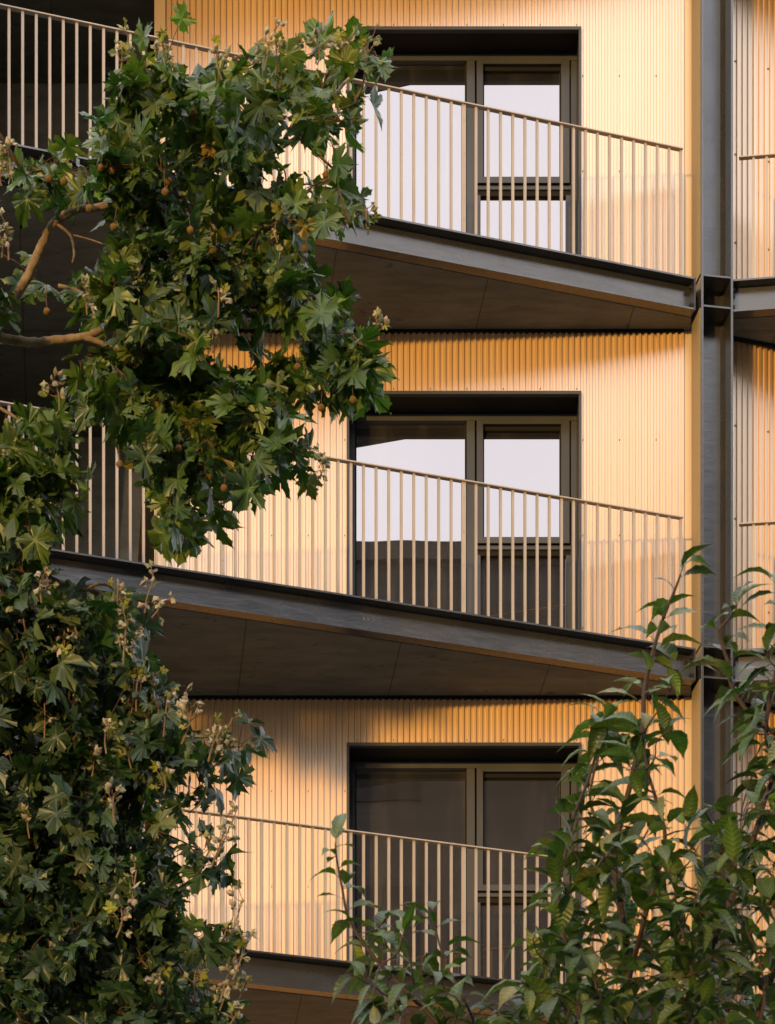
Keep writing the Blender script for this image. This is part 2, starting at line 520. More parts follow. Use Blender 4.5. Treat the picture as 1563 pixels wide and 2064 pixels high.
for i, h in HEADS.items():
    zf = ZB[i] - 0.01
    w = MB()
    t = 0.030
    # trim around the opening, standing just proud of the ribs
    w.box(WX0 - t + 0.02, WX1 + t - 0.02, -0.030, 0.02, h - 0.022, h + 0.006)
    w.box(WX0 - t + 0.02, WX0 + 0.012, -0.029, 0.02, zf, h - 0.022)
    w.box(WX1 - 0.012, WX1 + t - 0.02, -0.029, 0.02, zf, h - 0.022)
    # jamb lining
    w.box(WX0 - 0.008, WX0 + 0.009, 0.02, 0.36, zf, h - 0.022)
    w.box(WX1 - 0.009, WX1 + 0.008, 0.02, 0.36, zf, h - 0.022)
    # fixed frame: outer members, mullion
    zb = h + fz(113)
    L0, L1 = WX0 + 0.009, WX1 - 0.009
    w.box(L0, L1, 0.27, 0.36, zb - 0.055, zb)
    w.box(L0, fx(716), 0.275, 0.36, zf, zb - 0.055)
    w.box(fx(941), fx(957.5), 0.272, 0.36, zf, zb - 0.055)
    w.box(fx(1151), L1, 0.275, 0.36, zf, zb - 0.055)
    # transom below the opening sash
    w.box(fx(960.5), fx(1151), 0.285, 0.36, h + fz(384), h + fz(376))
    w.box(fx(960.5), fx(969), 0.285, 0.36, zf, h + fz(395)); w.box(fx(1141), fx(1151), 0.285, 0.36, zf, h + fz(395))
    root = w.build('window', M['frame'], bld, bevel=0.002)
    ln = MB()
    ln.box(WX0, WX1, -0.005, 0.40, h - 0.001, h + 0.004 - 0.002) if False else None
    ln.box(WX0 + 0.009, WX1 - 0.009, 0.02, 0.268, h - 0.022, h - 0.004)
    ln.box(WX0 + 0.009, WX1 - 0.009, 0.268, 0.40, zb, h - 0.004)
    ln.box(fx(960.5), fx(1151), 0.30, 0.36, h + fz(395), h + fz(384))
    ln.box(fx(957.5), fx(960.5), 0.32, 0.36, zf, zb - 0.055)
    ln.build('lintel_lining', M['black'], root)
    sa = MB()
    s0, s1, s2, s3 = fx(961), fx(974), fx(1131), fx(1148)
    zt_, zb_ = zb - 0.057, h + fz(374)
    sa.box(s0, s1, 0.262, 0.34, zb_, zt_); sa.box(s2, s3, 0.262, 0.34, zb_, zt_)
    sa.box(s1, s2, 0.262, 0.34, zb_, zb_ + 0.052); sa.box(s1, s2, 0.262, 0.34, zt_ - 0.03, zt_)
    so = sa.build('sash', M['frame'], root, bevel=0.002)
    gs = MB()
    # dark gasket lines round the panes
    for (x0, x1, zz0, zz1) in ((s1, s2, zb_ + 0.052, zt_ - 0.03),):
        gs.box(x0, x0 + 0.010, 0.30, 0.335, zz0, zz1); gs.box(x1 - 0.010, x1, 0.30, 0.335, zz0, zz1)
        gs.box(x0 + 0.01, x1 - 0.01, 0.30, 0.335, zz1 - 0.035, zz1)
    gs.box(fx(716), fx(716) + 0.012, 0.31, 0.352, zf, zb - 0.055); gs.box(fx(941) - 0.014, fx(941), 0.31, 0.352, zf, zb - 0.055)
    gs.build('gasket', M['black'], root)
    for nm, (x0, x1, zz0, zz1) in (('pane', (fx(716), fx(941), zf, zb - 0.05)),
                                   ('pane', (s1, s2, zb_ + 0.04, zt_ - 0.02)),
                                   ('pane', (fx(966), fx(1144), zf, h + fz(392)))):
        g = MB(); g.quad((x0, 0.333, zz0), (x1, 0.333, zz0), (x1, 0.333, zz1), (x0, 0.333, zz1))
        g.build(nm, M['glass'], so if x0 == s1 else root)

# ------------------------------------------------------------------ steel column
rot = math.radians(10)
cn = Vector((math.sin(rot), -math.cos(rot), 0))               # open side of the channel section
cr = Vector((math.cos(rot), math.sin(rot), 0))                # to the right
hh, bb, tf, tw = 0.268, 0.262, 0.019, 0.014
cc = at(1437, 0, 24.80); cc.z = 0
cm = MB()
ztop = ZB[0] + 1.2
for s in (-1, 1):
    o = cc + cr * (s * hh / 2 - (tf if s > 0 else 0)) - cn * bb / 2
    cm.obox((o.x, o.y, 0), cr * tf, cn * bb, (0, 0, ztop))
wb = -bb / 2 + 0.03                                            # the web lies towards the back
o = cc - cr * (hh / 2 - tf) + cn * (wb - tw)
cm.obox((o.x, o.y, 0), cr * (hh - 2 * tf), cn * tw, (0, 0, ztop))
# fillet weld between web and right flange
o = cc + cr * (hh / 2 - tf) + cn * wb
fw = 0.022
n0 = len(cm.v)
for z in (0, ztop):
    for p in (o, o - cr * fw, o + cn * fw): cm.v.append((p.x, p.y, z))
cm.f += [(n0 + 1, n0 + 2, n0 + 5, n0 + 4)]; cm.m += [0]
col = cm.build('column', M['steel'], bld, bevel=0.002)
for zt in ZB:
    for dz in (0.0, BH - 0.014):
        pl = MB()
        o = cc - cr * (hh / 2 - tf - 0.001) + cn * (wb + 0.0005)
        pl.obox((o.x, o.y, zt - dz - 0.014), cr * (hh - 2 * tf - 0.002), cn * (bb / 2 - wb - 0.0015), (0, 0, 0.014))
        pl.build('stiffener_plate', M['steel'], col)
# added tan strips, coloured as the gold wall mirrored in the column flank
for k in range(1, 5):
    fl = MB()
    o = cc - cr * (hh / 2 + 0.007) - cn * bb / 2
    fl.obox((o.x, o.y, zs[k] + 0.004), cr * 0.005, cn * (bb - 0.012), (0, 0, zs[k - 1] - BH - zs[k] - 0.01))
    fl.build('reflection_strip', M['gold_reflection'], col)

# ------------------------------------------------------------------ ground and the building across the street
g = MB(); g.quad((-400, -400, 0), (400, -400, 0), (400, 400, 0), (-400, 400, 0))
tag(g.build('ground', noisy('paving', (0.045, 0.043, 0.04), (0.07, 0.066, 0.06), 0.9, (0.4, 0.4, 0.4))), kind='structure')

opp = empty('brick_building', (-6, -34, 0))
tag(opp, 'dark brick building across the street, reflected in the window panes', 'building')
om = noisy('dark_brick', (0.036, 0.030, 0.024), (0.052, 0.043, 0.034), 0.85, (0.5, 0.5, 14), 0, 0.2)
mb = MB(); mb.box(3.8, 66, -8, 3, 0, 28.5)
wl = mb.build('wall', om, opp)
mb = MB(); mb.box(3.6, 66.2, -8.2, 3.2, 28.5, 28.85); mb.build('parapet', om, opp)
mb = MB(); mb.box(26.5, 66.1, -7.9, 2.9, 28.85, 34.5); mb.build('added_upper_wing', om, opp)  # taller part added so the lower steel reflects something dark
owm = noisy('dark_window', (0.02, 0.018, 0.016), (0.03, 0.027, 0.024), 0.7, spec=0.1)
for fl in range(8):
    for k in range(10):
        mb = MB(); x = 5.2 + k * 4.0; z = 1.0 + fl * 3.3
        mb.box(x, x + 1.4, 2.9, 3.03, z, z + 1.7)
        mb.build('window', owm, opp)

opp2 = empty('sky_blocking_building', (-40, -34, 0))
tag(opp2, 'long brown building added out of view beyond the street gap to block low sky light', 'building')
mb = MB(); mb.box(-30, 18.5, -8, 3, 0, 37); mb.build('wall', om, opp2)  # unseen block added to cut low sky light and deepen the shadows
mb = MB(); mb.box(-30.2, 18.7, -8.2, 3.2, 37, 37.4); mb.build('parapet', om, opp2)

# ------------------------------------------------------------------ light, sky, camera
SUN_AZ, SUN_EL = -25.0, 4.5                                     # degrees to the right of the facade normal / above the horizon
w = bpy.data.worlds.new('World'); S.world = w; w.use_nodes = True
nt = w.node_tree; bg = nt.nodes['Background']
sky = nt.nodes.new('ShaderNodeTexSky'); sky.sky_type = 'NISHITA'; sky.sun_disc = False
sky.sun_elevation = math.radians(SUN_EL); sky.sun_rotation = math.radians(180 - SUN_AZ)
sky.air_density = 1.0; sky.dust_density = 2.0; sky.ozone_density = 1.0
tc = nt.nodes.new('ShaderNodeTexCoord')
cn_ = nt.nodes.new('ShaderNodeTexNoise'); cn_.inputs['Scale'].default_value = 2.2; cn_.inputs['Detail'].default_value = 5
nt.links.new(tc.outputs['Generated'], cn_.inputs['Vector'])
cloud = ramp(nt, cn_.outputs['Fac'], [(0.25, (17.6, 17.8, 19.2)), (0.75, (26.4, 25.6, 26.4))])
skyc = mix(nt, 1.0, sky.outputs['Color'], (16.0, 14.0, 11.5), 'DARKEN')
mx = mix(nt, 0.85, skyc, cloud)
nt.links.new(mx, bg.inputs['Color']); bg.inputs['Strength'].default_value = 0.10

sd = bpy.data.lights.new('sun', 'SUN'); sd.energy = 3.3; sd.angle = math.radians(1.8); sd.color = (1.0, 0.585, 0.15)
so = bpy.data.objects.new('sun', sd); C.objects.link(so)
a, e = math.radians(SUN_AZ), math.radians(SUN_EL)
dirv = Vector((math.sin(a) * math.cos(e), -math.cos(a) * math.cos(e), math.sin(e)))
so.rotation_euler = dirv.to_track_quat('Z', 'Y').to_euler()
so.location = (-20, -20, 30)

cd = bpy.data.cameras.new('camera'); cam = bpy.data.objects.new('camera', cd); C.objects.link(cam)
cam.location = (0, -D, CAMZ); cam.rotation_euler = (math.radians(90), 0, 0)
cd.sensor_fit = 'VERTICAL'; cd.sensor_height = 36; cd.sensor_width = 36
cd.lens = F * 36 / 2064; cd.shift_y = (HOR - 1032) / 2064; cd.shift_x = 0
cd.clip_end = 2000; cd.clip_start = 0.1
cd.dof.use_dof = True; cd.dof.focus_distance = 24.0; cd.dof.aperture_fstop = 18.0
S.camera = cam
S.cycles.diffuse_bounces = 3
S.view_settings.view_transform = 'Standard'; S.view_settings.look = 'None'
S.view_settings.exposure = 0; S.view_settings.gamma = 1
# ------------------------------------------------------------------ vegetation
def inside(poly, x, y):
    r = False; n = len(poly)
    for i in range(n):
        x1, y1 = poly[i]; x2, y2 = poly[(i + 1) % n]
        if (y1 > y) != (y2 > y) and x < (x2 - x1) * (y - y1) / (y2 - y1) + x1: r = not r
    return r


def edge_dist(poly, x, y):
    best = 1e9; n = len(poly)
    for i in range(n):
        ax, ay = poly[i]; bx, by = poly[(i + 1) % n]
        dx, dy = bx - ax, by - ay
        t = max(0, min(1, ((x - ax) * dx + (y - ay) * dy) / (dx * dx + dy * dy + 1e-9)))
        best = min(best, math.hypot(x - ax - t * dx, y - ay - t * dy))
    return best


def smooth_line(pts, n=6):
    """Catmull-Rom through points"""
    pts = [Vector(p) for p in pts]
    if len(pts) < 3: return pts
    out = []
    for i in range(len(pts) - 1):
        p0 = pts[max(i - 1, 0)]; p1 = pts[i]; p2 = pts[i + 1]; p3 = pts[min(i + 2, len(pts) - 1)]
        for k in range(n):
            t = k / n
            out.append(0.5 * ((2 * p1) + (p2 - p0) * t + (2 * p0 - 5 * p1 + 4 * p2 - p3) * t * t + (3 * p1 - p0 - 3 * p2 + p3) * t ** 3))
    out.append(pts[-1])
    return out


class Leaves:
    """gathers many small leaves into one mesh with a colour attribute and leaf UVs"""
    def __init__(self):
        self.v, self.f, self.c, self.u, self.n = [], [], [], [], 0

    def add(self, tpl, pos, d, nrm, size, col):
        V, Fq, cm, uv = tpl
        d = d.normalized(); x = d.cross(nrm)
        if x.length < 1e-4: x = d.cross(Vector((0.3, 0.8, 0.5)))
        x.normalize(); z = x.cross(d)
        R = np.array([x, d, z])
        self.v.append((V * size) @ R + np.array(pos))
        self.f.append(Fq + self.n); self.n += len(V)
        self.c.append(np.clip(np.array(col)[None, :] * cm, 0, 1)); self.u.append(uv)

    def build(self, name, mat, parent):
        V = np.concatenate(self.v); Fq = np.concatenate(self.f); Cc = np.concatenate(self.c); U = np.concatenate(self.u)
        me = bpy.data.meshes.new(name)
        me.vertices.add(len(V)); me.vertices.foreach_set('co', V.astype(np.float32).ravel())
        k = Fq.shape[1]
        me.loops.add(Fq.size); me.loops.foreach_set('vertex_index', Fq.astype(np.int32).ravel())
        me.polygons.add(len(Fq)); me.polygons.foreach_set('loop_start', (np.arange(len(Fq)) * k).astype(np.int32))
        me.polygons.foreach_set('loop_total', np.full(len(Fq), k, np.int32))
        me.polygons.foreach_set('use_smooth', np.ones(len(Fq), bool))
        me.update(calc_edges=True)
        a = me.color_attributes.new('leafcol', 'FLOAT_COLOR', 'POINT')
        a.data.foreach_set('color', np.concatenate([Cc, np.ones((len(Cc), 1))], 1).astype(np.float32).ravel())
        uvl = me.uv_layers.new(name='leafuv')
        uvl.data.foreach_set('uv', U[Fq.ravel()].astype(np.float32).ravel())
        me.materials.append(mat)
        o = bpy.data.objects.new(name, me); C.objects.link(o)
        if parent: o.parent = parent
        return o


# plane-tree leaf outline, one half (x to the right, y towards the tip)
HALF = [(0.03, 0.0), (0.12, -0.05), (0.24, -0.07), (0.31, -0.01), (0.40, -0.03), (0.50, 0.04), (0.40, 0.09), (0.39, 0.16), (0.31, 0.21),
        (0.41, 0.25), (0.47, 0.33), (0.66, 0.52), (0.50, 0.49), (0.46, 0.56), (0.36, 0.49), (0.28, 0.51), (0.17, 0.43),
        (0.21, 0.56), (0.30, 0.66), (0.18, 0.69), (0.17, 0.81), (0.08, 0.85), (0.0, 1.08)]


def plane_leaf(rng, young=False):
    hl = [(x * rng.uniform(0.86, 1.14), y + rng.uniform(-0.03, 0.03)) for x, y in HALF]
    hr = [(x * rng.uniform(0.86, 1.14), y + rng.uniform(-0.03, 0.03)) for x, y in HALF]
    def teeth(h):
        # saw-toothed margin between the lobe points
        r = []
        for (xa, ya), (xb, yb) in zip(h[:-1], h[1:]):
            r.append((xa, ya))
            L = math.hypot(xb - xa, yb - ya); k = rng.uniform(0.10, 0.24)
            f = rng.uniform(0.35, 0.65)
            r.append((xa + (xb - xa) * f - (yb - ya) * k, ya + (yb - ya) * f + (xb - xa) * k * 0.6))
        r.append(h[-1]); return r
    hl, hr = teeth(hl), teeth(hr)
    out = hr[:-1] + [(rng.uniform(-0.03, 0.03), 1.02)] + [(-x, y) for x, y in hl[:-1][::-1]]
    n = len(out); c = np.array([0.0, 0.28])
    O = np.array(out)
    rings = [1.0, 0.62, 0.3]
    tips = {10: 1, 22: 1, 44: 1, n - 1 - 10: 1, n - 1 - 22: 1}
    V, U, K = [], [], []
    droop = rng.uniform(0.1, 1.0); fold = rng.uniform(-0.25, 0.65); ph = rng.uniform(0, 6.28); wav = rng.uniform(0.04, 0.16)
    twist = rng.uniform(-0.6, 0.6)
    for r in rings:
        for i in range(n):
            p = c + (O[i] - c) * r
            V.append(p); U.append(p)
            K.append(1.35 if (i in tips and r < 1) else (0.92 if r < 1 else 1.0))
    V.append(c); U.append(c); K.append(1.3)
    V = np.array(V); x, y = V[:, 0], V[:, 1]
    ang = np.arctan2(y - c[1], x)
    rad = np.hypot(x, y - c[1])
    z = -droop * np.clip(y, 0, 2) ** 2 * 0.6 + fold * np.abs(x) - droop * 0.5 * x * x * 1.6 + wav * np.sin(ang * 5 + ph) * rad * 1.6 + twist * x * y
    z += 0.05 * np.cos(ang * 4.9) * rad
    yy = y - 0.12 * droop * y * y
    P = np.stack([x, yy, z], 1)
    Fq = []
    for k in range(len(rings) - 1):
        for i in range(n):
            j = (i + 1) % n
            if i == n - 1: continue                      # open at the petiole notch
            Fq.append((k * n + i, k * n + j, (k + 1) * n + j, (k + 1) * n + i))
    b = (len(rings) - 1) * n; ce = len(V) - 1
    for i in range(0, n - 1, 2):
        Fq.append((b + i, b + i + 1, b + min(i + 2, n - 1), ce))
    return P, np.array(Fq), np.array(K)[:, None] * np.ones((1, 3)), np.array(U)


def oval_leaf(rng):
    """cherry-like leaf: pointed oval, folded along the midrib, arched, toothed"""
    nl, nw = 9, 5
    droop = rng.uniform(0.5, 1.45); fold = rng.uniform(0.10, 0.8); tw = rng.uniform(-0.5, 0.5); side = rng.uniform(-0.12, 0.12)
    V, U, K = [], [], []
    for i in range(nl):
        t = i / (nl - 1)
        w = 0.182 * (math.sin(math.pi * min(1, t * 1.02) ** 0.82) ** 0.85 if 0 < t < 1 else 0) + 0.004
        if t > 0.8: w *= (1 - t) / 0.2 * 0.75 + 0.12
        for j in range(nw):
            s = (j / (nw - 1)) * 2 - 1
            ww = w * (1 + (0.07 if (i % 2 and abs(s) > 0.9) else 0))
            th = droop * t * t * 1.15
            y = (math.sin(th) / max(droop * t * 1.15, 1e-4)) if t > 0 else 0
            y = t * (1 - 0.18 * droop * t); zc = -droop * t * t * 0.55
            x = s * ww + side * t * t
            zz = zc + abs(s) * ww * fold + tw * s * ww * t + 0.012 * math.sin(t * 22) * abs(s)
            V.append((x, y, zz)); U.append((s * 0.5, t)); K.append(1.35 if j == 2 else 1.0)
    Fq = []
    for i in range(nl - 1):
        for j in range(nw - 1):
            a = i * nw + j
            Fq.append((a, a + 1, a + nw + 1, a + nw))
    return np.array(V), np.array(Fq), np.array(K)[:, None] * np.ones((1, 3)), np.array(U)


def curl_leaf(rng):
    """small withered leaf, rolled up"""
    nl, nw = 6, 4
    cr = rng.uniform(1.2, 2.6); cu = rng.uniform(0.8, 2.4)
    V, U, K = [], [], []
    for i in range(nl):
        t = i / (nl - 1)
        w = 0.33 * math.sin(math.pi * (0.12 + 0.83 * t)) * (1 + rng.uniform(-0.25, 0.25))
        for j in range(nw):
            s = (j / (nw - 1)) * 2 - 1
            a = s * cr
            x = math.sin(a) * w; z0 = (1 - math.cos(a)) * w
            th = t * cu
            y = math.sin(th) / cu - z0 * math.sin(th) * 0.8; z = (1 - math.cos(th)) / cu + z0 * math.cos(th)
            V.append((x + rng.uniform(-.03, .03), y, z)); U.append((s * .5, t)); K.append(1 + rng.uniform(-.25, .25))
    Fq = []
    for i in range(nl - 1):
        for j in range(nw - 1):
            a = i * nw + j; Fq.append((a, a + 1, a + nw + 1, a + nw))
    return np.array(V), np.array(Fq), np.array(K)[:, None] * np.ones((1, 3)), np.array(U)


rng = random.Random(11)
PL = [plane_leaf(rng) for _ in range(16)]
OV = [oval_leaf(rng) for _ in range(18)]
CL = [curl_leaf(rng) for _ in range(8)]
GREENS = [((0.042, 0.086, 0.014), 5), ((0.068, 0.124, 0.020), 5), ((0.098, 0.158, 0.028), 3), ((0.066, 0.124, 0.060), 2.5), ((0.135, 0.180, 0.036), 2.5),
          ((0.15, 0.18, 0.03), 0.5), ((0.28, 0.20, 0.035), 0.08)]


def pick(tab):
    r = rng.uniform(0, sum(w for _, w in tab))
    for c, w in tab:
        r -= w
        if r <= 0: break
    k = rng.uniform(0.75, 1.25)
    return tuple(x * k * rng.uniform(0.93, 1.07) for x in c)


def rv(s=1.0):
    while True:
        v = Vector((rng.uniform(-1, 1), rng.uniform(-1, 1), rng.uniform(-1, 1)))
        if 0.05 < v.length < 1: return v.normalized() * s


M['leaf'] = leaf_mat('plane_leaf', 0.22, 0.40, spec=0.55)
M['leaf2'] = leaf_mat('cherry_leaf', 0.20, 0.42, veins=True)
M['dry'] = leaf_mat('withered_leaf', 0.15, 0.7, spec=0.2)
M['bark'] = noisy('plane_bark', (0.13, 0.09, 0.055), (0.32, 0.24, 0.15), 0.8, (22, 22, 22), 0, 0.2, 0.5, 0.01, (60, 60, 60))
M['twig'] = noisy('twig_bark', (0.075, 0.045, 0.026), (0.14, 0.085, 0.048), 0.75, (40, 40, 40), 0, 0.2)
M['stem'] = noisy('reddish_stem', (0.030, 0.019, 0.013), (0.060, 0.036, 0.023), 0.6, (40, 40, 40), 0, 0.3)
M['ball'] = noisy('seed_ball', (0.15, 0.088, 0.030), (0.29, 0.18, 0.06), 0.9, (180, 180, 180), 0, 0.1, 0.9, 0.01, (260, 260, 260))


class Tree:
    def __init__(self, name, loc, label, cat, d0):
        self.root = empty(name, loc); tag(self.root, label, cat)
        self.d = d0; self.lv = Leaves(); self.wood = MB(); self.twigs = MB()
        self.nodes = []; self.dry = Leaves()

    def limb(self, pts, r0, r1, sides=9, part=None):
        """pts: photo pixels plus distance offset (px, py, dd)"""
        P = smooth_line([at(p[0], p[1], self.d + (p[2] if len(p) > 2 else 0)) for p in pts], 7)
        n = len(P)
        P = [p + rv(r0 * 0.10) if 0 < i < n - 1 else p for i, p in enumerate(P)]
        rad = [r0 + (r1 - r0) * i / (n - 1) for i in range(n)]
        (part or self.wood).tube(P, rad, sides, 0, True, 0.07, rng)
        self.nodes += P[::2]

    def twig_to(self, tip, r=0.0055):
        """thin branch from the nearest wood to the tip"""
        q = min(self.nodes, key=lambda n: (n - tip).length_squared + (0.15 if n.z > tip.z else 0) * 0)
        v = tip - q; L = v.length
        mid = q + v * 0.5 + rv(L * 0.12) + Vector((0, 0, 0.06 * L))
        P = smooth_line([q, q + v * 0.25 + rv(L * 0.05), mid, tip], 3)
        k = len(P)
        self.twigs.tube(P, [r * (1.5 if L > 0.3 else 1.0) * (1 - 0.6 * i / (k - 1)) for i in range(k)], 5)
        self.nodes += [P[k // 3], P[2 * k // 3], tip]
        return (P[-1] - P[-3]).normalized()


def skip(x, y):
    # thin spots in the crown, so that what is behind shows through
    return math.sin(x * 0.041 + 1.3) + math.sin(y * 0.037 + x * 0.013) + math.sin((x - y) * 0.023) > 1.3


def fill_plane(T, polys, holes, step, depth, size, out_c, per=(5, 8), tab=GREENS, frac_in=14):
    """shoots spread through the volume behind the outline, each with a spray of leaves"""
    spots = []
    for poly in polys:
        xs = [p[0] for p in poly]; ys = [p[1] for p in poly]
        area = (max(xs) - min(xs)) * (max(ys) - min(ys))
        for _ in range(int(area / (step * step) * 5)):
            x, y = rng.uniform(min(xs), max(xs)), rng.uniform(min(ys), max(ys))
            if not inside(poly, x, y) or any(inside(h, x, y) for h in holes): continue
            if edge_dist(poly, x, y) < frac_in: continue
            if (x > 420 and y < 490 or y > 800 and y < 1140 and x > 200) and rng.random() < 0.45 * min(1, 900 / (y + 600)) : continue
            if skip(x, y): continue
            z = rng.uniform(-1, 1)
            if all(math.hypot(x - a, y - b) > step * (0.55 + 0.45 * (abs(z - c) < 0.7)) for a, b, c in spots): spots.append((x, y, z))
    pts = []
    for x, y, z in spots:
        pts.append(at(x, y, T.d + z * depth))
    # nearest to the wood first, so that branches grow outward
    wood = list(T.nodes)
    pts.sort(key=lambda p: min((p - q).length_squared for q in wood))
    ok = lambda p: True
    for p in pts:
        dirv = T.twig_to(p)
        spray_plane(T, p, dirv, size, rng.randint(*per), polys, holes, out_c, tab)
    return len(pts)


def spray_plane(T, p, dirv, size, n, polys, holes, out_c, tab=GREENS):
    for k in range(n):
        o = rv()
        o = (o + dirv * 0.6 + Vector((0, -0.25, 0))).normalized()
        sz = size * rng.choice((0.42, 0.6, 0.75, 0.9, 1.0, 1.05, 1.25))
        base = p - dirv * rng.uniform(0, 0.16) + o * rng.uniform(0.03, 0.085)
        if polys:
            c = base + o * sz * 0.4
            dd = c.y + D
            px = CX + c.x * F / dd; py = HOR - (c.z - CAMZ) * F / dd
            if not any(inside(q, px, py) for q in polys) or any(inside(h, px, py) for h in holes):
                if rng.random() < 0.85: continue
        T.twigs.tube([p - dirv * 0.02, (p + base) / 2 + Vector((0, 0, 0.008)), base], [0.0018, 0.0016, 0.0014], 4, 0, False)
        nrm = (Vector((o.x * 0.6, -0.5, 0)) + Vector((0, 0, 0.55)) + rv(0.95)).normalized()
        d = o * 0.8 + Vector((0, 0, -0.45)) + rv(0.5)
        d = d - nrm * d.dot(nrm)
        if d.length < 0.1: d = rv()
        T.lv.add(PL[rng.randrange(len(PL))], base, d, nrm, sz, pick(tab))


def dry_sprig(T, px, py, L=60, dd=0.0, lean=0.0, name='withered_shoot', parent_pts=None, big=1.0):
    """upright shoot with withered pale curled leaves; px,py is its top"""
    d = T.d + dd
    top = at(px, py, d); bot = at(px - lean, py + L, d)
    mid = (top + bot) / 2 + rv(0.012)
    mb = MB(); lv = Leaves()
    mb.tube(smooth_line([bot, mid, top], 3), [0.0035] * 3 + [0.0028] * 3 + [0.002], 5, 0, False)
    n = rng.randint(5, 9)
    for k in range(n):
        t = rng.uniform(0.35, 1.0) if k else 1.0
        q = bot + (top - bot) * t + rv(0.008)
        o = (rv() + Vector((0, -0.3, 0.5))).normalized()
        e = q + o * rng.uniform(0.015, 0.045)
        mb.tube([q, (q + e) / 2 + Vector((0, 0, -0.004)), e], [0.0018, 0.0016, 0.0016], 4, 0, False)
        kind = rng.random()
        if kind < 0.72:
            for _ in range(rng.randint(2, 3)):
                col = pick([((0.44, 0.39, 0.34), 3), ((0.34, 0.31, 0.25), 2), ((0.30, 0.29, 0.17), 1.0)])
                lv.add(CL[rng.randrange(len(CL))], e, (o + rv(0.7)), rv(), rng.uniform(0.022, 0.042) * big, col)
        else:
            lv.add(PL[rng.randrange(len(PL))], e, o + rv(0.4), rv(), rng.uniform(0.03, 0.06) * big, pick([((0.26, 0.26, 0.05), 2), ((0.2, 0.22, 0.08), 1)]))
    V = np.array(mb.v); nv = len(V)
    lv.v.append(V); lv.f.append(np.array(mb.f) + lv.n); lv.n += nv
    lv.c.append(np.tile(np.array([[0.26, 0.17, 0.10]]), (nv, 1))); lv.u.append(np.zeros((nv, 2)))
    lv.build(name, M['dry'], T.root)


def seed_ball(T, px, py, L=32, dd=0.0, r=0.0140):
    d = T.d + dd
    c = at(px, py, d)
    mb = MB()
    # rough little sphere
    nu, nv = 12, 8
    n0 = 0
    for i in range(nv + 1):
        for j in range(nu):
            th = math.pi * i / nv; ph = 2 * math.pi * j / nu
            rr = r * (1 + rng.uniform(-0.09, 0.09))
            mb.v.append((c.x + rr * math.sin(th) * math.cos(ph), c.y + rr * math.sin(th) * math.sin(ph), c.z + rr * math.cos(th)))
    for i in range(nv):
        for j in range(nu):
            a = i * nu + j; b = i * nu + (j + 1) % nu
            mb.f.append((a, a + nu, b + nu, b)); mb.m.append(0)
    o = mb.build('seed_ball', M['ball'], T.root, smooth=True)
    st = MB(); s = c + Vector((0, 0, r * 0.9)); e = at(px + rng.uniform(-7, 7), py - L - 6, d)
    st.tube([s, (s + e) / 2 + rv(0.003), e], [0.0016, 0.0015, 0.0018], 4)
    st.build('stalk', M['twig'], o)


# ---- plane tree at the left
DT = 12.0
plane = Tree('plane_tree', at(-560, HOR + CAMZ * F / DT, DT + 0.6), 'large leafy plane tree reaching in from the left, with seed balls and withered shoots', 'tree', DT)
UP = [[(0, 318), (60, 318), (140, 300), (165, 262), (185, 222), (225, 178), (232, 128), (285, 130), (330, 150), (322, 100), (345, 84), (372, 100), (368, 135), (405, 150), (432, 178), (442, 118), (470, 116),
       (496, 140), (470, 168), (500, 178), (520, 130), (512, 92), (560, 92), (588, 112), (622, 92), (660, 98), (655, 72), (690, 78), (735, 80), (764, 92), (774, 150), (752, 176), (752, 230), (750, 268), (722, 262), (702, 300), (694, 340),
       (706, 385), (756, 424), (748, 448), (706, 478), (668, 488), (646, 520), (676, 548), (690, 600), (728, 642), (752, 656), (764, 690), (796, 760), (764, 774), (742, 822), (705, 826), (650, 822), (612, 800), (590, 832), (604, 900), (655, 940),
       (652, 992), (620, 988), (590, 955), (560, 968), (512, 1012), (470, 1036), (440, 1038), (410, 1010), (388, 1040), (414, 1110), (372, 1130), (332, 1122), (312, 1060), (330, 1010), (318, 985), (296, 952), (246, 932), (236, 880), (216, 838),
       (168, 826), (150, 780), (138, 720), (176, 690), (150, 655), (96, 640), (58, 612), (18, 566), (66, 520), (128, 560), (196, 520), (226, 480), (200, 410), (120, 396), (60, 376), (14, 356)],
      [(-120, 880), (40, 862), (66, 832), (126, 828), (182, 884), (150, 930), (182, 976), (170, 1040), (130, 1072), (92, 1104), (60, 1100), (68, 1180), (-120, 1180)],
      [(-130, 470), (10, 470), (58, 530), (20, 600), (60, 640), (50, 720), (-130, 740)]]
HOLES = [[(640, 150), (700, 165), (722, 240), (690, 250), (650, 225)], [(520, 240), (600, 235), (615, 290), (545, 296)], [(695, 100), (740, 130), (730, 160), (690, 140)], [(548, 330), (575, 296), (640, 300), (648, 340), (612, 380), (560, 372)], [(470, 205), (505, 180), (522, 205), (492, 245)], [(400, 690), (425, 660), (520, 640), (640, 648), (660, 690), (560, 720), (430, 724)],
         [(600, 790), (640, 800), (690, 830), (700, 870), (640, 900), (600, 880)], [(40, 600), (86, 600), (104, 660), (40, 672)], [(50, 385), (150, 385), (250, 400), (235, 500), (190, 545), (150, 590), (60, 560), (0, 560), (0, 440)], [(-20, 590), (110, 590), (140, 640), (270, 640), (270, 690), (180, 720), (-20, 725)], [(625, 425), (690, 410), (705, 480), (700, 570), (640, 570)],
         [(330, 395), (346, 380), (360, 396), (344, 412)], [(600, 420), (640, 400), (670, 420), (640, 440)]]
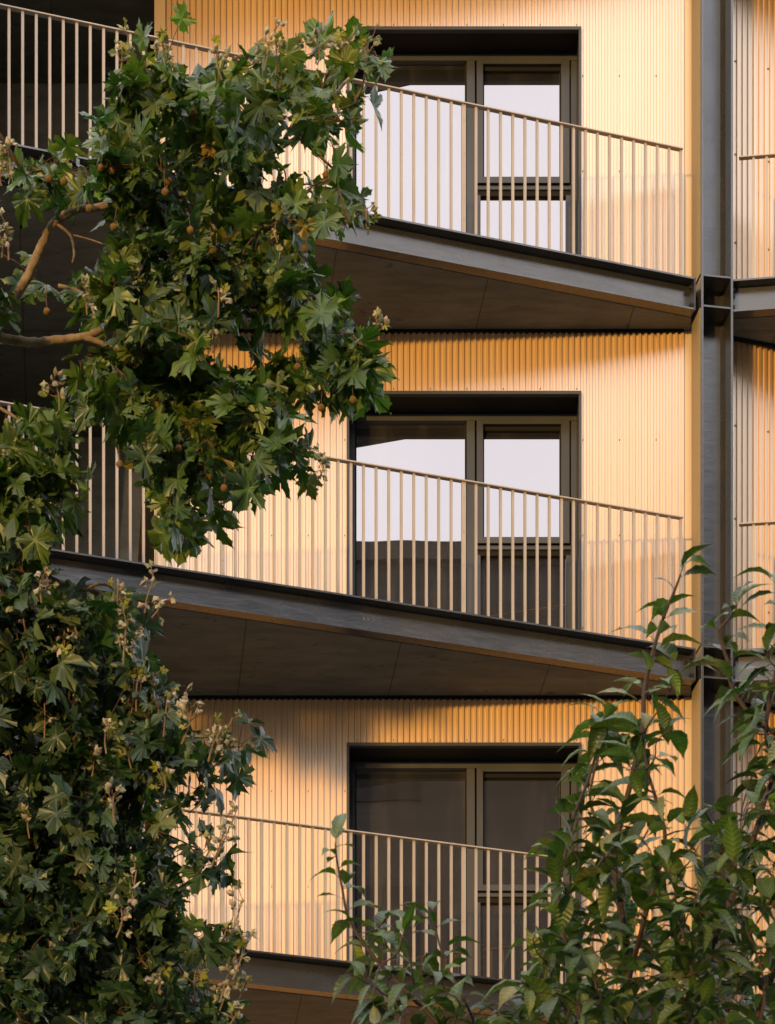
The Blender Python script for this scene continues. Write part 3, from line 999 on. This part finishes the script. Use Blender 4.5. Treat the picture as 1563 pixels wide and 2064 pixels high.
LOW = [[(-140, 1180), (60, 1192), (110, 1186), (170, 1206), (240, 1196), (300, 1208), (308, 1276), (282, 1300), (326, 1352), (346, 1400), (380, 1424), (352, 1500), (420, 1505), (372, 1560), (380, 1620), (338, 1672), (362, 1740), (384, 1800),
        (350, 1850), (418, 1884), (424, 1922), (378, 1960), (440, 2000), (482, 2024), (500, 2110), (-140, 2110)]]
LHOLES = [[(640, 150), (700, 165), (722, 240), (690, 250), (650, 225)], [(520, 240), (600, 235), (615, 290), (545, 296)], [(695, 100), (740, 130), (730, 160), (690, 140)], [(170, 1270), (240, 1290), (250, 1330), (190, 1330)], [(100, 1420), (150, 1440), (150, 1490), (110, 1480)], [(240, 1690), (300, 1700), (300, 1750), (250, 1750)]]
tr = plane
# trunk standing left of the picture, limbs reaching in
tr.wood.tube(smooth_line([at(-560, HOR + CAMZ * F / DT + 20, DT + 0.6), at(-540, 3000, DT + 0.6), at(-560, 2000, DT + 0.6), at(-500, 1200, DT + 0.5), at(-470, 500, DT + 0.5), at(-420, -100, DT + 0.5)], 8),
             [0.20] * 9 + [0.17] * 12 + [0.13] * 12 + [0.10] * 8, 14, 0, True, 0.05, rng)
tr.limb([(-480, 900, .5), (-200, 760, .2), (-60, 684, 0), (0, 681), (60, 690), (130, 684), (182, 676), (226, 654), (262, 650), (340, 628), (440, 590), (560, 560, .1), (690, 640, .1)], 0.022, 0.008)
tr.limb([(172, 680), (200, 690), (230, 706), (300, 760), (400, 800), (520, 850), (600, 930)], 0.012, 0.005)
tr.limb([(-490, 1000, .5), (-160, 800, .1), (-40, 668), (0, 636), (30, 600), (62, 545), (86, 490), (108, 452), (150, 424), (196, 418), (270, 400), (360, 372), (450, 330), (540, 310), (600, 274), (650, 220), (720, 140)], 0.024, 0.006)
tr.limb([(112, 450), (142, 474), (150, 510), (146, 530)], 0.007, 0.004, 6)
tr.limb([(110, 449), (114, 428), (112, 408)], 0.005, 0.004, 6)
tr.limb([(148, 474), (180, 482), (208, 492)], 0.004, 0.0025, 5)
tr.limb([(118, 576), (150, 584), (186, 600), (240, 630)], 0.008, 0.005, 7)
tr.limb([(270, 400), (300, 300), (290, 220), (320, 150)], 0.009, 0.003, 6)
tr.limb([(450, 330), (430, 250), (440, 180)], 0.007, 0.003, 6)
tr.limb([(600, 274), (650, 320), (690, 360), (720, 420)], 0.007, 0.003, 6)
tr.limb([(440, 590), (380, 720), (340, 860), (360, 960), (370, 1060)], 0.010, 0.003, 6)
tr.limb([(560, 560), (620, 640), (700, 720), (760, 760)], 0.008, 0.003, 6)
tr.limb([(-500, 1300, .4), (-150, 900), (-20, 806), (0, 822), (40, 848), (84, 892), (104, 920)], 0.010, 0.004, 6)
tr.limb([(-520, 1500, .5), (-150, 1190), (-20, 1080), (56, 1132), (106, 1166), (150, 1184), (176, 1188), (204, 1194), (206, 1206), (192, 1212), (164, 1226)], 0.013, 0.004, 7)
tr.limb([(172, 1187), (204, 1177), (232, 1190), (222, 1214), (220, 1240)], 0.0065, 0.004, 6)
tr.limb([(-540, 1900, .5), (-150, 1620), (0, 1582), (70, 1572), (130, 1566), (216, 1568), (300, 1520), (340, 1440)], 0.017, 0.005, 8)
tr.limb([(70, 1572), (180, 1680), (280, 1790), (330, 1900), (400, 2000)], 0.011, 0.004, 7)
tr.limb([(-540, 2200, .5), (-200, 1960), (0, 1900), (150, 1880), (300, 1920), (420, 2010)], 0.014, 0.004, 7)
tr.limb([(-540, 1700, .5), (-200, 1450), (0, 1400), (120, 1360), (220, 1300), (270, 1250)], 0.012, 0.004, 7)
for (px, py, x0, y0) in ((215, 1958, 300, 1880),):
    tr.limb([(274, 1896), (300, 1908), (326, 1926)], 0.006, 0.003, 5)
n1 = fill_plane(tr, UP, HOLES, 34, 0.42, 0.136, None)
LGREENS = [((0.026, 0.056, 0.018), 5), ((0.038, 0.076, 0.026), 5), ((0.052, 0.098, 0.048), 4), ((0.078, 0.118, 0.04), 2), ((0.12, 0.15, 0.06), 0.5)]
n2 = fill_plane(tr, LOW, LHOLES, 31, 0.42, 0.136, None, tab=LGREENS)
# a few leaves standing clear of the outline
for (px, py) in ((470, 1360 + 145), (482, 1430 + 80), (405, 1585), (400, 1712), (440, 1748), (405, 1766), (425, 1905), (455, 1870), (480, 1690 + 210), (398, 1605), (150, 870), (345, 94), (470, 120), (640, 100), (750, 95), (760, 120), (742, 420), (395, 1600)):
    p = at(px, py, DT - rng.uniform(0, .3)); dv = tr.twig_to(p)
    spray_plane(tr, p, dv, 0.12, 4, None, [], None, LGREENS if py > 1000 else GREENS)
# pale withered shoots
for (px, py, L, lean) in ((258, 70, 80, 0), (246, 108, 40, 6), (326, 78, 60, 4), (440, 92, 70, -8), (556, 62, 90, 0), (540, 84, 60, 8), (598, 82, 50, 2), (640, 90, 40, 0), (696, 78, 40, 5), (745, 78, 40, 6), (12, 455, 70, -6), (4, 480, 40, 0), (14, 300, 60, -10), (4, 335, 40, 0),
                          (110, 768, 60, -10), (30, 870, 60, 0), (176, 575, 60, 0), (270, 560, 40, 8), (286, 680, 50, 0), (440, 580, 60, 0), (430, 670, 40, 0), (560, 440, 50, 0), (758, 640, 50, -6), (738, 416, 40, 0), (650, 928, 40, 10),
                          (92, 1140, 90, 0), (84, 1165, 50, 0), (240, 1180, 60, 0), (312, 1166, 70, 20), (326, 1205, 40, 20), (255, 1260, 80, 6), (270, 1290, 60, 10), (52, 1215, 60, 0), (30, 1255, 60, 8), (6, 1240, 70, 0), (130, 1270, 70, 0), (150, 1262, 60, 5),
                          (330, 1330, 90, 20), (285, 1345, 90, 10), (310, 1360, 80, 10), (270, 1380, 60, 5), (340, 1395, 90, 10), (372, 1405, 80, 20), (386, 1420, 80, 20), (165, 1360, 80, 0), (180, 1398, 70, 0), (90, 1418, 70, 0), (160, 1450, 50, 0), (20, 1390, 60, 0),
                          (470, 1446, 90, 40), (450, 1466, 70, 30), (240, 1410, 50, 0), (265, 1500, 50, 0), (130, 1500, 50, 0), (190, 1520, 50, 5), (60, 1460, 50, 0), (300, 1440, 60, 0), (230, 1600, 60, 0), (250, 1625, 40, 0), (275, 1755, 70, 10), (262, 1795, 60, 10), (245, 1830, 60, 10),
                          (478, 1632, 110, 50), (455, 1670, 80, 30), (420, 1690, 40, 6), (490, 1810, 90, 30), (470, 1850, 60, 20), (500, 1895, 80, 30), (475, 1925, 90, 30), (500, 1975, 60, 30), (460, 1985, 60, 20), (300, 1945, 50, 0), (320, 1960, 40, 0), (395, 1955, 60, 0), (60, 1640, 50, 0), (30, 1540, 50, 0),
                          (110, 1320, 50, 0), (210, 1240, 60, 0), (60, 1330, 60, 0), (215, 1460, 60, 0), (350, 1480, 50, 4), (330, 1560, 40, 0), (180, 1600, 50, 0), (100, 1560, 50, 0), (480, 2040, 60, 30)):
    if py > 1180 and px < 360 and rng.random() < 0.5: continue
    dry_sprig(tr, px, py, L, rng.uniform(-0.56, -0.22), lean, big=0.92)
# seed balls
for (px, py, L) in ((214, 334, 26), (204, 338, 20), (226, 344, 28), (333, 387, 40), (340, 366, 30), (99, 360, 30), (129, 366, 14), (229, 458, 36), (384, 464, 24), (428, 504, 40), (436, 516, 44), (671, 459, 40), (664, 442, 24), (614, 502, 30), (95, 628, 48), (392, 228, 24), (388, 237, 30), (658, 352, 24), (657, 384, 30),
                    (594, 636, 24), (648, 822, 30), (712, 806, 28), (353, 910, 26), (360, 904, 26), (424, 960, 24), (452, 1044 - 60, 24), (242, 936, 34), (180, 420, 14), (600, 740, 24), (470, 820, 24)):
    seed_ball(tr, px, py, L, rng.uniform(-0.5, -0.25))
# crown beyond the left edge of the picture
shade = Tree('plane_tree', (-5.6, -7.2, 0), 'second plane tree beyond the left edge, its branch shading the lowest storey', 'tree', 18)
shade.wood.tube(smooth_line([(-5.6, -7.2, -0.05), (-5.5, -7.1, 5), (-5.6, -7.2, 9.5), (-5.5, -7.2, 13)], 6), [0.17] * 7 + [0.13] * 6 + [0.09] * 6, 12, 0, True, 0.05, rng)
for zz in (11.9, 12.3, 12.7):
    shade.nodes += [Vector((-5.5, -7.2, zz))]
SP = [(260, 1385), (900, 1385), (880, 1432), (760, 1460), (720, 1495), (690, 1560), (600, 1540), (480, 1505), (390, 1480), (260, 1480)]
sv = Vector((math.sin(math.radians(-25.0)), -math.cos(math.radians(-25.0)), math.tan(math.radians(4.5))))
sp_ = []
while len(sp_) < 85:
    x, y = rng.uniform(260, 910), rng.uniform(1380, 1562)
    if inside(SP, x, y) and not (730 < x < 850 and 1436 < y < 1475) and all(math.hypot(x - a, y - b) > 17 for a, b in sp_): sp_.append((x, y))
sp3 = [at(x, y, 25.0) + sv * rng.uniform(6.3, 8.6) for x, y in sp_]
sp3.sort(key=lambda p: p.x)
for p in sp3:
    dv = shade.twig_to(p); spray_plane(shade, p, dv, 0.17, 6, None, [], None)
shade.wood.build('trunk', M['bark'], shade.root, smooth=True)
shade.twigs.build('twigs', M['twig'], shade.root, smooth=True)
shade.lv.build('crown', M['leaf'], shade.root)
OFF = [[(-430, -420), (-150, -420), (-140, 300), (-160, 900), (-150, 1500), (-200, 2100), (-430, 2100)]]
for k in range(80):
    while True:
        x, y = rng.uniform(-430, -140), rng.uniform(-500, 2000)
        if inside(OFF[0], x, y): break
    p = at(x, y, DT + rng.uniform(-0.6, 0.9)); dv = tr.twig_to(p)
    spray_plane(tr, p, dv, 0.16, 5, None, [], None)
tr.wood.build('trunk', M['bark'], tr.root, smooth=True)
tr.twigs.build('twigs', M['twig'], tr.root, smooth=True)
tr.lv.build('crown', M['leaf'], tr.root)

# ---- young cherry tree at the right, nearer to the camera
DC = 8.5
ch = Tree('cherry_tree', at(1330, HOR + CAMZ * F / DC, DC), 'young cherry tree with pointed drooping leaves on upright stems in front of the column', 'tree', DC)
CGREENS = [((0.034, 0.064, 0.013), 4), ((0.052, 0.090, 0.020), 5), ((0.080, 0.122, 0.029), 4), ((0.100, 0.142, 0.050), 2), ((0.14, 0.15, 0.035), 0.5)]
gz = HOR + CAMZ * F / DC
ch.wood.tube(smooth_line([at(1330, gz + 20, DC), at(1320, 4000, DC), at(1300, 3200, DC), at(1290, 2700, DC), at(1285, 2380, DC)], 6), [0.06] * 8 + [0.05] * 9 + [0.045] * 8, 12, 0, True, 0.05, rng)


def ov_leaf(T, base, o, size, tab=CGREENS):
    pet = base + (o + Vector((0, 0, 0.25))).normalized() * size * rng.uniform(0.14, 0.24)
    T.twigs.tube([base, (base + pet) / 2 + Vector((0, 0, 0.004)), pet], [0.0013, 0.0011, 0.001], 4, 0, False)
    d = (o + Vector((0, 0, rng.uniform(-0.25, 0.30)))).normalized()
    nrm = (Vector((0, 0, 1)) + Vector((0, -0.25, 0)) + rv(0.45)).normalized()
    nrm = (nrm - d * nrm.dot(d)).normalized()
    T.lv.add(OV[rng.randrange(len(OV))], pet, d, nrm, size, pick(tab))


def shoot(T, pts, r0, r1, size=0.125, pitch=0.05, start=0.0, bush=1.0, side=0):
    P = smooth_line([at(p[0], p[1], T.d + (p[2] if len(p) > 2 else 0)) for p in pts], 7)
    n = len(P); T.wood.tube(P, [r0 + (r1 - r0) * i / (n - 1) for i in range(n)], 7, 0, True, 0.06, rng)
    T.nodes += P[1::2]
    # leaves alternate along the shoot
    acc = 0; az = rng.uniform(0, 6.28)
    tot = sum((P[i + 1] - P[i]).length for i in range(n - 1)); run = 0
    for i in range(n - 1):
        seg = P[i + 1] - P[i]; L = seg.length; t = 0
        while acc + (L - t) >= pitch:
            t += pitch - acc; acc = 0
            q = P[i] + seg * (t / L); f = (run + t) / tot
            if f < start: continue
            for b in range(1 + (rng.random() < 0.35 * bush)):
                az += 2.4 + rng.uniform(-0.5, 0.5)
                o = Vector((math.cos(az), math.sin(az) * 0.8 - 0.1, rng.uniform(-0.1, 0.5)))
                o = (o + seg.normalized() * 0.25).normalized()
                ov_leaf(T, q, o, size * rng.uniform(0.6, 1.12) * (1 if f < 0.9 else 0.8))
        acc += L - t; run += L
    for _ in range(2): ov_leaf(T, P[-1], (seg.normalized() + rv(0.6)).normalized(), size * rng.uniform(0.7, 1.0))


SH = [([(1285, 2400), (1262, 2150, .1), (1262, 1900), (1240, 1730), (1276, 1560), (1296, 1470), (1300, 1390), (1318, 1310), (1336, 1250), (1362, 1186), (1372, 1158)], .012, .003),
      ([(1262, 2000), (1300, 1850, -.2), (1340, 1700, -.2), (1325, 1620, -.2), (1304, 1545, -.2), (1296, 1480, -.2)], .008, .003),
      ([(1285, 2400), (1380, 2150, .2), (1440, 1900, .2), (1470, 1760, .1), (1450, 1690, .1), (1424, 1640)], .011, .003),
      ([(1440, 1900), (1500, 1750), (1540, 1620), (1575, 1500), (1520, 1450), (1478, 1390), (1466, 1330), (1450, 1275), (1470, 1248), (1482, 1232)], .009, .003),
      ([(1285, 2400), (1450, 2200), (1560, 1960), (1590, 1760), (1580, 1600), (1545, 1480), (1560, 1380), (1572, 1310), (1578, 1240), (1565, 1180)], .011, .003),
      ([(1285, 2400), (1200, 2150, -.1), (1150, 1950, -.1), (1126, 1800), (1140, 1720), (1160, 1640), (1190, 1560), (1206, 1500)], .009, .003),
      ([(1150, 1950), (1190, 1840, .2), (1226, 1780, .2), (1226, 1700, .2), (1190, 1610, .2), (1218, 1480, .2), (1215, 1455)], .007, .003),
      ([(1285, 2400), (1100, 2250), (960, 2160), (880, 2060), (800, 1980), (744, 1916), (704, 1852), (690, 1790), (680, 1736), (676, 1700)], .009, .002),
      ([(744, 1916), (756, 1880), (780, 1850), (800, 1830)], .004, .002),
      ([(960, 2160), (960, 2080), (934, 2010), (902, 1950), (880, 1880), (872, 1842)], .006, .002),
      ([(1100, 2250), (1060, 2120), (1050, 2040), (1076, 1980), (1084, 1950)], .006, .002),
      ([(1285, 2400), (1180, 2200, .3), (1110, 2060, .3), (1100, 1960, .3), (1124, 1900, .3)], .007, .003),
      ([(960, 2160), (880, 2120), (820, 2080), (790, 2050)], .005, .002),
      ([(1285, 2400), (1340, 2200, -.3), (1400, 2020, -.3), (1380, 1900, -.3), (1360, 1800, -.3)], .007, .003),
      ([(1285, 2400), (1240, 2250, -.4), (1230, 2100, -.4), (1200, 1980, -.4)], .006, .003),
      ([(1450, 2200), (1520, 2100, -.3), (1540, 1980, -.3), (1500, 1860, -.3)], .006, .003)]
for i, (pts, r0, r1) in enumerate(SH):
    thin = i in (7, 8, 9)
    shoot(ch, pts, r0, r1, 0.132 if not thin else 0.112, 0.031 if not thin else 0.030, start=0.15)
CP = [[(1070, 1880), (1640, 1800), (1640, 2110), (1000, 2110)], [(1130, 1700), (1180, 1640), (1260, 1660), (1330, 1640), (1440, 1660), (1500, 1560), (1600, 1500), (1620, 2110), (1010, 2110), (1050, 1990), (1120, 1960), (1160, 1880), (1110, 1800)],
      [(700, 1880), (760, 1850), (830, 1900), (880, 1960), (960, 1980), (1000, 2110), (800, 2110), (690, 1960)], [(1200, 1440), (1280, 1440), (1330, 1330), (1380, 1330), (1340, 1560), (1200, 1620)], [(1480, 1300), (1600, 1260), (1600, 1520), (1520, 1500)]]
CHO = [[(1330, 1660), (1400, 1640), (1405, 1780), (1350, 1760)], [(1270, 1780), (1330, 1760), (1350, 1860), (1300, 1880)], [(1210, 1800), (1235, 1800), (1240, 1900), (1215, 1900)], [(1500, 1880), (1563, 1860), (1563, 1960), (1510, 1960)],
       [(1340, 1560), (1400, 1500), (1404, 1640), (1340, 1640)], [(1345, 1900), (1375, 1890), (1370, 1930)]]
spots = []
for poly, stp in zip(CP, (32, 35, 48, 54, 48)):
    xs = [p[0] for p in poly]; ys = [p[1] for p in poly]
    for _ in range(int((max(xs) - min(xs)) * (max(ys) - min(ys)) / stp ** 2 * 4)):
        x, y = rng.uniform(min(xs), max(xs)), rng.uniform(min(ys), max(ys))
        if not inside(poly, x, y) or any(inside(h, x, y) for h in CHO): continue
        z = rng.uniform(-0.45, 0.45)
        if all(math.hypot(x - a, y - b) > stp * (1 if abs(z - c) < 0.3 else 0.6) for a, b, c in spots): spots.append((x, y, z))
pts = [at(x, y, DC + z) for x, y, z in spots]
wd = list(ch.nodes)
pts.sort(key=lambda p: min((p - q).length_squared for q in wd))
for p in pts:
    dv = ch.twig_to(p, 0.0032)
    for k in range(rng.randint(2, 4)):
        o = (rv() + dv * 0.4 + Vector((0, -0.2, 0.1))).normalized()
        ov_leaf(ch, p - dv * rng.uniform(0, 0.06), o, 0.118 * rng.uniform(0.6, 1.15))
ch.wood.build('trunk', M['stem'], ch.root, smooth=True)
ch.twigs.build('twigs', M['stem'], ch.root, smooth=True)
ch.lv.build('crown', M['leaf2'], ch.root)
print('plane shoots', n1, n2, 'cherry', len(pts))

for t in (plane, ch, shade):
    for c in t.root.children: c.location = -t.root.location
